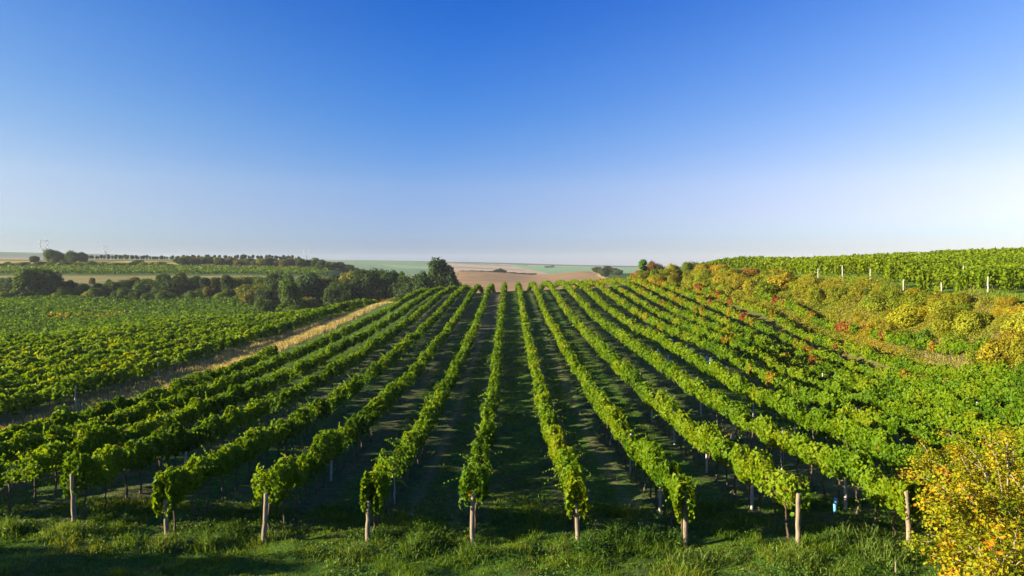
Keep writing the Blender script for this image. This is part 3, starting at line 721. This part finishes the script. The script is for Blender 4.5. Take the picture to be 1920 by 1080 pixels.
# autumn bushes on the right bank
TOPX, TOPY = [1150, 1200, 1300, 1400, 1450, 1500, 1560, 1640, 1700, 1800, 1863, 1930], [503, 494, 490, 494, 499, 508, 523, 532, 538, 546, 557, 552]
for i, y in enumerate(np.concatenate([np.arange(42, 74, .5), np.arange(74, 150, 1.0)])):
    toe = float(bank_toe(y)); u = trg.uniform(-.2, 6.0 if y < 90 else 7.5)
    if 43 < y < 58 and u < 1.8 and trg.random() < .6: continue
    x = toe + u; px = VPX + F * x / y
    h = .8 + trg.random() ** 1.6 * 1.9 + (.9 if y > 95 else 0)
    hmax = EYE - (np.interp(px, TOPX, TOPY) + trg.normal() * 2 - HOR) / F * y - g1(x, y)
    if hmax < .6: continue
    h = min(h, hmax)
    p = float(np.clip(-.1 + 1.05 * fbm(x * .3, y * .22, 66) + trg.normal() * .09 + (.25 if px > 1850 else 0), 0, 1))
    col = tuple(float(np.interp(p, [0, .35, .65, .85, 1], ch)) for ch in ((.085, .16, .235, .265, .27), (.14, .195, .205, .175, .125), (.010, .011, .013, .016, .02)))
    wd = ['green', 'yellow-green', 'yellow-olive', 'golden', 'orange'][int(min(4, p * 5))]
    if trg.random() < .05: col, wd = (.07, .115, .016), 'dark green'
    plant('bush', x, y, h * 1.05, max(h, 1.0) * trg.uniform(.8, 1.5), col, 'autumn bank under the right hill', wd)
for px, y, tp, w, col, wd, kd in ((1207, 146, 489, 2.4, (.06, .14, .012), 'bright green upright', 'tall'), (1221, 149, 484, 2.6, (.13, .08, .03), 'reddish brown', 'bush'), (1238, 147, 490, 2.2, (.15, .12, .03), 'tan', 'bush'), (1262, 143, 490, 3.2, (.15, .165, .014), 'yellow-green', 'bush'),
                              (1290, 142, 486, 3.3, (.12, .15, .014), 'leafy green-gold', 'bush'), (1316, 138, 490, 3.2, (.18, .16, .014), 'golden green', 'bush'), (1352, 130, 493, 3.2, (.22, .14, .018), 'orange gold', 'bush'), (1195, 150, 503, 2.4, (.22, .10, .03), 'low reddish', 'bush'),
                              (1405, 118, 500, 2.8, (.24, .15, .02), 'broad orange', 'bush'), (1456, 108, 506, 2.8, (.25, .15, .016), 'bright orange', 'bush')):
    x = at_px(px, y); h = EYE - (tp - HOR) / F * y - g1(x, y)
    plant(kd, x, y, max(h, 2) * 1.05, w * (2.2 if kd == 'tall' else 1.0), tuple(1.2 * q for q in col), 'left end of the autumn bank', wd)
# unseen tall trees added left of the frame to shade the foreground
for x, y, h in ((-30, 1, 10), (-34, 5.5, 10.8), (-30, 9, 9.0), (-33, 13.2, 8.4), (-31, 16.2, 4.8), (-34, -3, 11)):
    plant('tree', x, y, h, h * .8, MID, 'unseen row of trees added for shade', 'tall')

bysets = {}
for e in tree_log: bysets.setdefault(e[0], []).append(e)
for set_, lst in bysets.items():
    lst.sort(key=lambda e: e[1])
    for i, (_, _, t, wd, kd) in enumerate(lst):
        place = {'hedgerow below the tan field': 'in the'}.get(set_, 'at the' if 'edge' in set_ or 'end' in set_ else 'on the' if ('bank' in set_ or 'slope' in set_ or 'hill' in set_ or 'tan field' == set_) else 'in the')
        lab = f"{wd} {kd} {place} {set_}, {ordinal(i)} from left"
        assert len(lab.replace('-', ' ').split()) <= 17 and len(lab.split()) <= 16, lab
        tag(t, lab, kd, f"plants of the {set_}")

# ------------------------------------------------------------------ autumn shrubs in the right corner
def shrub(x, y, h, w, seed, words, nleaf, warm):
    r = np.random.default_rng(seed); t = link('autumn_shrub', None, loc=(x, y, g1(x, y)))
    tag(t, words, 'shrub', 'autumn shrubs in the right corner')
    lst, tips = [], []
    for i in range(16):
        a = r.uniform(0, 6.28); sp = r.uniform(.15, 1.0) * w; hh = h * r.uniform(.55, 1.0) * (1 - .25 * sp / w)
        e = np.array([math.cos(a) * sp, math.sin(a) * sp, hh]); j = np.linspace(0, 1, 7)[:, None]
        p = e * j + np.array([0, 0, 1]) * (np.sin(j * math.pi) * .22 * h * r.uniform(.3, 1)) + np.cumsum(r.normal(size=(7, 3)) * .045, 0) * j
        lst.append((p, np.linspace(.036, .010, 7)));
        for q in p[2:]: tips.append(q)
        for b in range(4):
            q = p[int(r.integers(2, 6))]; d = unit(r.normal(size=(1, 3)) + np.array([[math.cos(a), math.sin(a), .4]]))[0] * r.uniform(.4, .9)
            pp = np.array([q, q + d * .5 + r.normal(size=3) * .04, q + d + (0, 0, -.1)])
            lst.append((pp, np.array([.017, .011, .005]))); tips += [pp[1], pp[2], pp[2]]
    link('branches', tubes_mesh('branches', lst, M['twig'], 5), t)
    tips = np.array(tips); ci = r.integers(0, len(tips), nleaf)
    ct = np.clip(warm + r.normal(size=len(tips)) * .16 + (tips[:, 2] / h - .55) * .12, 0, 1)
    P_ = tips[ci] + r.normal(size=(nleaf, 3)) * .105; k = P_[:, 2] > .02; P_ = P_[k]; ci = ci[k]
    tn = np.clip(ct[ci] + r.normal(size=len(P_)) * .1, 0, 1); tn = np.where(r.random(len(P_)) < .012, .8 + r.random(len(P_)) * .15, tn)
    v, f, t_ = leaves(P_, unit(P_ - np.array([0, 0, h * .3])) + r.normal(size=P_.shape) * .7 + np.array([0, 0, .4]), r.uniform(.04, .095, len(P_)), tn, True, .3, r, .75)
    link('foliage', mesh_np('foliage', v, [f], M['shrub_leaf'], {'tint': t_}), t)
shrub(10.9, 15.3, 2.9, 1.5, 51, 'yellow and orange shrub with bare grey branches in front of the last post', 9500, .33)
shrub(12.2, 16.6, 3.6, 1.7, 52, 'tallest golden shrub at the right edge of the vineyard', 11000, .36)
shrub(9.4, 13.2, 2.3, 1.3, 53, 'low yellow-green shrub in the bottom right corner', 9000, .30)
shrub(13.9, 18.6, 3.5, 1.6, 55, 'yellow shrub rising beyond the tallest shrub at the frame edge', 9000, .36)
shrub(13.2, 20.6, 2.6, 1.5, 54, 'yellow-green shrub grown into the row behind the last post', 10000, .28)

# ------------------------------------------------------------------ grass and weeds
def blades(P_, h, w, tint, r, lean=.45):
    n_ = len(P_); a = r.uniform(0, 6.28, n_); u = np.stack([np.cos(a), np.sin(a), np.zeros(n_)], 1)
    b = r.uniform(0, 6.28, n_); l = np.stack([np.cos(b), np.sin(b), np.zeros(n_)], 1) * (lean * h * r.random(n_))[:, None]
    up = np.zeros((n_, 3)); up[:, 2] = h
    v = np.stack([P_ - u * w[:, None], P_ + u * w[:, None], P_ + l * .35 + up * .6 + u * w[:, None] * .7, P_ + l * .35 + up * .6 - u * w[:, None] * .7, P_ + l + up * .95], 1).reshape(-1, 3)
    k = np.arange(n_)[:, None] * 5
    return v, [k + np.array([0, 1, 2, 3]), k + np.array([3, 2, 4])], np.repeat(tint, 5)
gr = np.random.default_rng(5)
def scatter(n_, x0, x1, y0, y1, power=1.0):
    return gr.uniform(x0, x1, n_), y0 + (y1 - y0) * gr.random(n_) ** power
X, Y = scatter(230000, -19, 19, 13.5, 23.5); keep = np.abs(X) < Y * .8 + 1.5
X2, Y2 = scatter(230000, -26, 26, 22, 85, 1.45)
ia = np.floor((X2 + 1.05) / 3).astype(int); tt = (X2 + 1.05) / 3 - ia
k2 = (np.abs(X2) < Y2 * .8) & ((np.isin(ia, (0, 2, 5, 7)) & (np.abs(tt - .5) < .38)) | (np.isin(ia, (-1, 1)) & (np.abs(tt - .5) < .15)) | (np.isin(ia, (-2, -3, -4, -5, -6, 3, 4, 6)) & (tt > .3) & (tt < .88) & (gr.random(len(X2)) < .7)) | (gr.random(len(X2)) < .15))
X = np.concatenate([X[keep], X2[k2]]); Y = np.concatenate([Y[keep], Y2[k2]])
dn = fbm(X * .8, Y * .8, 41); kk = gr.random(len(X)) < smooth(.25, .5, dn) + .25; X, Y, dn = X[kk], Y[kk], dn[kk]
Z = ground(X, Y) - .01
hgt = (.03 + .12 * gr.random(len(X)) ** 1.5 * (.2 + 2.4 * smooth(.45, .75, fbm(X * 1.3, Y * 1.3, 48)))) * np.where(Y < 23, 1.05, .8); wd_ = (.006 + .006 * gr.random(len(X))) * (Y / 18)
tn = np.clip(.42 + (fbm(X * .5, Y * .5, 43) - .5) * 1.1 + gr.normal(size=len(X)) * .16, 0, 1)
v, f, t_ = blades(np.stack([X, Y, Z], 1), hgt, wd_, tn, gr, 1.5)
tag(link('grass', mesh_np('grass', v, f, M['grass'], {'tint': t_})), 'short green grass on the headland and in the aisles', 'grass', kind='stuff')
# dry grass on the strip and at the foot of the bank
X = np.concatenate([gr.normal(-27.5, .85, 42000), gr.uniform(-32.6, -25.5, 14000)]); Y = np.concatenate([40 + 135 * gr.random(42000) ** 1.2, gr.uniform(40, 110, 14000)])
Xb = gr.uniform(-.6, 5.5, 34000); Yb = gr.uniform(36, 70, 34000); Xb = Xb + bank_toe(Yb)
Xc = gr.uniform(0, 5, 7000); Yc = gr.uniform(66, 110, 7000); Xc = Xc + bank_toe(Yc)
X = np.concatenate([X, Xb, Xc]); Y = np.concatenate([Y, Yb, Yc])
kk = gr.random(len(X)) < smooth(.25, .5, fbm(X * .5, Y * .3, 47)) + .3; X, Y = X[kk], Y[kk]
v, f, t_ = blades(np.stack([X, Y, ground(X, Y)], 1), gr.uniform(.2, .6, len(X)) * np.where(X > 0, .6, 1), (.012 + .012 * gr.random(len(X))) * np.maximum(1, Y / 55), np.clip(.55 - .22 * (X > 0) + gr.normal(size=len(X)) * .2 - .3 * (gr.random(len(X)) < .15), 0, 1), gr, .8)
tag(link('dry_grass', mesh_np('dry_grass', v, f, M['dry'], {'tint': t_})), 'tall golden dry grass on the strip and the bank foot', 'grass', kind='stuff')
# lush grass on the terrace edge
X = gr.uniform(0, 1, 14000); Y = gr.uniform(50, 120, 14000); X = bank_toe(Y) + 4.2 + X * (HEAD(Y) - bank_toe(Y) - 4)
v, f, t_ = blades(np.stack([X, Y, ground(X, Y)], 1), gr.uniform(.08, .25, len(X)), np.full(len(X), .03), np.clip(.75 + gr.normal(size=len(X)) * .1, 0, 1), gr, .8)
tag(link('terrace_grass', mesh_np('terrace_grass', v, f, M['grass'], {'tint': t_})), 'bright green grass along the terrace edge', 'grass', kind='stuff')

# scrubby undergrowth that covers the bank between the bushes
M['scrub'] = ramp_leaf('scrub_leaf', [(0, (.085, .14, .010)), (.35, (.16, .195, .011)), (.65, (.235, .205, .013)), (.85, (.265, .175, .016)), (1, (.27, .125, .02))], .35)
nb = 200000
Y = 36 + 116 * gr.random(nb) ** 1.25; u = gr.uniform(-3.0, 7.2, nb); X = bank_toe(Y) + u
hh = (.2 + 1.5 * smooth(.35, .8, fbm(X * .55, Y * .45, 61))) * np.where(u < .3, .55, 1.0) * np.where(u > 5, .5, 1)
kk = (gr.random(nb) < smooth(.28, .5, fbm(X * .4, Y * .3, 62)) + .25) & (X > 30.5); kk &= ~((Y > 43) & (Y < 57) & (u < 1.8) & (gr.random(nb) < .45)); kk &= X < HEAD(Y) - 2.2
X, Y, hh = X[kk], Y[kk], hh[kk]
Z = ground(X, Y) + hh * gr.random(len(X)) ** .6
v, f, t_ = leaves(np.stack([X, Y, Z], 1), gr.normal(size=(len(X), 3)) * .6 + np.array([-.5, -.3, .7]), gr.uniform(.07, .17, len(X)) * np.maximum(1, Y / 60), np.clip(-.08 + 1.02 * fbm(X * .3, Y * .22, 66) + gr.normal(size=len(X)) * .13, 0, 1), False, .3, gr, .8)
tag(link('undergrowth', mesh_np('undergrowth', v, [f], M['scrub'], {'tint': t_})), 'yellow-green and golden scrub covering the bank', 'scrub', kind='stuff')

X, Y = scatter(60000, -19, 19, 13.5, 24); kk = (np.abs(X) < Y * .8 + 1.5) & (gr.random(len(X)) < smooth(.48, .66, fbm(X * .7, Y * .9, 52))); X, Y = X[kk], Y[kk]
Z = ground(X, Y) + .22 * gr.random(len(X)) ** 1.5 * smooth(.45, .75, fbm(X * .7, Y * .9, 52)) + .01
v, f, t_ = leaves(np.stack([X, Y, Z], 1), gr.normal(size=(len(X), 3)) * .5 + np.array([-.2, -.2, .9]), gr.uniform(.03, .085, len(X)), np.clip(.3 + .5 * fbm(X * .9, Y * .9, 53) + gr.normal(size=len(X)) * .14, 0, 1), False, .2, gr, .7)
tag(link('ground_weeds', mesh_np('ground_weeds', v, [f], M['weed'], {'tint': t_})), 'low broad-leaved weeds among the headland grass', 'weeds', kind='stuff')

def weed_mesh(seed, h, w, nb, nl, pale):
    r = np.random.default_rng(seed); P_ = np.stack([r.normal(size=nb) * w * .6, r.normal(size=nb) * w * .5, np.zeros(nb)], 1)
    hh = h * r.uniform(.25, 1.25, nb) * (.45 + .9 * value_noise(P_[:, 0] * 4 + 9, P_[:, 1] * 4 + 9, seed)) * np.exp(-(P_[:, 0] ** 2 + P_[:, 1] ** 2) / (w * w) * .6)
    v1, f1, t1 = blades(P_, hh, r.uniform(.008, .018, nb), np.clip(pale + r.normal(size=nb) * .15, 0, 1), r, .7)
    ci = r.integers(0, nb, nl); q = P_[ci] + r.normal(size=(nl, 3)) * .05; q[:, 2] = np.abs(q[:, 2]) + hh[ci] * r.random(nl) * .95
    v2, f2, t2 = leaves(q, r.normal(size=(nl, 3)) * .7 + np.array([0, 0, .8]), r.uniform(.04, .1, nl), np.clip(pale - .1 + r.normal(size=nl) * .15, 0, 1), False, .2, r, .5)
    return mesh_np('weed_clump', np.concatenate([v1, v2]), [f1[0], f1[1], f2 + len(v1)], M['weed'], {'tint': np.concatenate([t1, t2])})
WEED = [weed_mesh(1, .55, .55, 420, 500, .55), weed_mesh(2, .75, .6, 260, 1500, .4), weed_mesh(3, .4, .75, 600, 300, .75)]
for px, py, k, s_, lab in ((18, 1000, 0, 1.3, 'tall spiky weeds at the left edge of the headland'), (120, 1000, 2, 1.1, 'grey-green weeds around the bare grey end post'), (190, 975, 1, .8, 'leafy weeds right of the bare grey end post'),
                         (240, 985, 1, .75, 'brownish weeds midway between the bare post and the next post'), (300, 1020, 2, .95, 'pale low weeds at the foot of the short post'), (390, 1025, 0, 1.0, 'spiky weed clump left of the leaning post'),
                         (440, 1005, 1, .95, 'dark leafy weeds against the leaning post'), (505, 1012, 2, .9, 'pale feathery weeds at the foot of the leaning post'), (560, 1000, 1, .6, 'small weeds right of the leaning post'),
                         (670, 1040, 2, 1.0, 'pale drooping grass under the second post left of the aisle'), (722, 1010, 1, .9, 'leafy weeds right of the second post left of the aisle'), (778, 1035, 0, 1.45, 'large spiky weed clump between the two nearest left posts'), (800, 1010, 1, 1.25, 'big dark leafy weed between the two nearest left posts'),
                         (888, 1052, 0, 1.25, 'spiky weeds hugging the first post left of the aisle'), (1060, 1040, 2, 1.0, 'feathery weeds left of the first post right of the aisle'), (1112, 1035, 1, 1.1, 'leafy weed right of the first post right of the aisle'),
                         (1160, 1010, 1, 1.0, 'leafy weeds between the first two right posts'), (1200, 1015, 1, 1.15, 'tallest leafy weeds between the first two right posts'), (1255, 1020, 1, .9, 'weeds left of the second right post'), (1290, 1060, 2, 1.2, 'pale weeds at the foot of the second right post'),
                         (1380, 1040, 2, .9, 'low pale weeds midway between second and third right posts'), (1510, 1055, 2, 1.1, 'pale grass tuft at the foot of the tall bare post'), (1570, 1020, 0, 1.0, 'spiky weeds right of the tall bare post'), (1610, 1015, 2, 1.6, 'widest grey-green weed clump before the yellow shrubs'),
                         (1650, 1040, 2, 1.3, 'feathery weeds beside the yellow shrubs'), (1740, 1040, 1, 1.0, 'weeds under the last post by the yellow shrubs')):
    y = 18.0
    for _ in range(12):
        x = (px - VPX) / F * y; y = (EYE - g1(x, y)) * F / (py - HOR)
    o = link('weed_clump', WEED[k], loc=(x, y, g1(x, y) - .02), rot=(0, 0, gr.uniform(0, 6.28)), scale=(s_ * .9, s_ * .9, s_ * .68))
    tag(o, lab, 'weeds', 'weed clumps along the headland')

# ------------------------------------------------------------------ vine guards, stake
GU = tubes_mesh('vine_guard', [(np.array([(0, 0, -.03), (.005, 0, .2), (0, .004, .4), (.008, 0, .62)]), np.array([.05, .048, .05, .046]))], M['blue'], 10)
GW = GU.copy(); GW.materials.clear(); GW.materials.append(M['white'])
for i, (px, k, dz, white) in enumerate(((1234, 5, 0, 0), (1253, 5, 0, 0), (1261, 6, 0, 0), (1275, 6, 0, 0), (1281, 6, 0, 0), (1287, 6, 0, 0), (1296, 6, 0, 1), (1313, 6, 0, 0), (1325, 6, 0, 0), (1332, 6, 0, 1), (1565, 4, 0, 0), (1395, 6, 0, 0))):
    x = ROWX(k) - .6; y = x * F / (px - VPX)
    o = link('vine_guard', GW if white else GU, loc=(x, y, g1(x, y)), rot=(R(gr.normal() * 3), R(gr.normal() * 3), 0), scale=(1.5, 1.5, 1.2) if px != 1565 else (1.1, 1.1, .85))
    tag(o, f"{'white' if white else 'blue'} plastic guard tube round a young vine, {ordinal(i)} from the left" if px != 1565 else 'blue plastic guard tube near the front, right of the tall bare post', 'guard tube', 'plastic guard tubes on young vines')
y = 17.0; x = at_px(1680, y)
tag(link('stake', post_mesh(9, .28, .025, M['wood'], .004, 7), loc=(x, y, g1(x, y))), 'short pale stake in the grass beside the yellow shrub', 'stake')

# ------------------------------------------------------------------ pylons and mast on the left skyline
def bar(a, b, r_): return (np.array([a, b], float), np.array([r_, r_]))
def pylon(px, y, h, lab, wscale=1.0):
    x = at_px(px, y); z = g1(x, y); t = link('power_pylon', None, loc=(x, y, z)); tag(t, lab, 'pylon', 'power pylons on the left skyline')
    th = .45 * wscale; a = h * .045; hm = h * .52; L_ = []
    for sx in (-1, 1):
        for sy in (-1, 1): L_.append(bar((sx * a, sy * a, -1), (sx * a * .45, sy * a * .45, hm), th))
    for q in np.arange(0, .96, .12):
        for sx in (-1, 1):
            w0, w1 = a * (1 - .55 * q), a * (1 - .55 * (q + .12)); L_.append(bar((-w0 * sx, -w0, q * hm), (w1 * sx, -w1, (q + .12) * hm), th * .6)); L_.append(bar((-w0, -w0 * sx, q * hm), (-w1, w1 * sx, (q + .12) * hm), th * .6))
    link('tower', tubes_mesh('tower', L_, M['steel'], 4, False), t)
    hw = h * .19
    H_ = []
    for sx in (-1, 1):
        H_ += [bar((sx * a * .4, 0, hm), (sx * hw * .75, 0, hm + h * .12), th), bar((sx * hw * .75, 0, hm + h * .12), (sx * hw, 0, hm + h * .30), th), bar((sx * hw, 0, hm + h * .30), (sx * hw * .55, 0, h), th), bar((sx * hw * .55, 0, h), (sx * hw * 1.1, 0, h * .95), th * .8)]
    H_ += [bar((-hw * .8, 0, hm + h * .42), (hw * .8, 0, hm + h * .42), th * .8)]
    link('head_frame', tubes_mesh('head_frame', H_, M['steel'], 4, False), t)
    for sx in (-1, 1):
        for zz in (hm + h * .10, hm + h * .33): link('insulator', tubes_mesh('insulator', [bar((sx * hw * 1.12, 0, zz - h * .02), (sx * hw * 1.05, 0, zz + h * .04), th * 1.6)], M['white'], 6), t)
pylon(82, 1450, 44, 'tall steel pylon on the far left skyline beside the big round tree', 1.5)
pylon(198, 1750, 32, 'smaller steel pylon on the skyline above the orchard line', 1.6)
pylon(574, 2300, 40, 'faint distant pylon above the right end of the hillside', 1.0)
x = at_px(421, 1250); y = 1250
t = link('radio_mast', None, loc=(x, y, g1(x, y))); tag(t, 'thin dark radio mast on the skyline above the orchard line', 'mast')
link('pole', tubes_mesh('pole', [(np.array([(0, 0, -2), (0, 0, 12), (0, 0, 26)]), np.array([.55, .4, .2]))], M['steel'], 8), t)
link('base_hut', tubes_mesh('base_hut', [(np.array([(3, 0, -2), (3, 0, 2.6), (3, 0, 4.0)]), np.array([3.0, 3.0, .4]))], M['concrete'], 4, False), t)

# ------------------------------------------------------------------ haze
zlo, zhi = float(gz.min()) - 1.0, float(max(gz.max() + 14, 90))
m, nt, out = mat('haze'); vol = nt.nodes.new('ShaderNodeVolumePrincipled')
vol.inputs['Color'].default_value = (.78, .87, 1.0, 1); vol.inputs['Density'].default_value = 9e-5; vol.inputs['Anisotropy'].default_value = 0.0
nt.links.new(vol.outputs[0], out.inputs['Volume'])
bx = np.array([(sx, sy, sz) for sz in (zlo, zhi) for sy in (-60, 5040) for sx in (-3250, 3250)], float)
hz = link('haze', mesh_np('haze', bx, [np.array([[0, 2, 3, 1], [4, 5, 7, 6], [0, 1, 5, 4], [2, 6, 7, 3], [0, 4, 6, 2], [1, 3, 7, 5]])], m))
tag(hz, 'pale blue morning haze over the far fields', 'haze', kind='stuff')
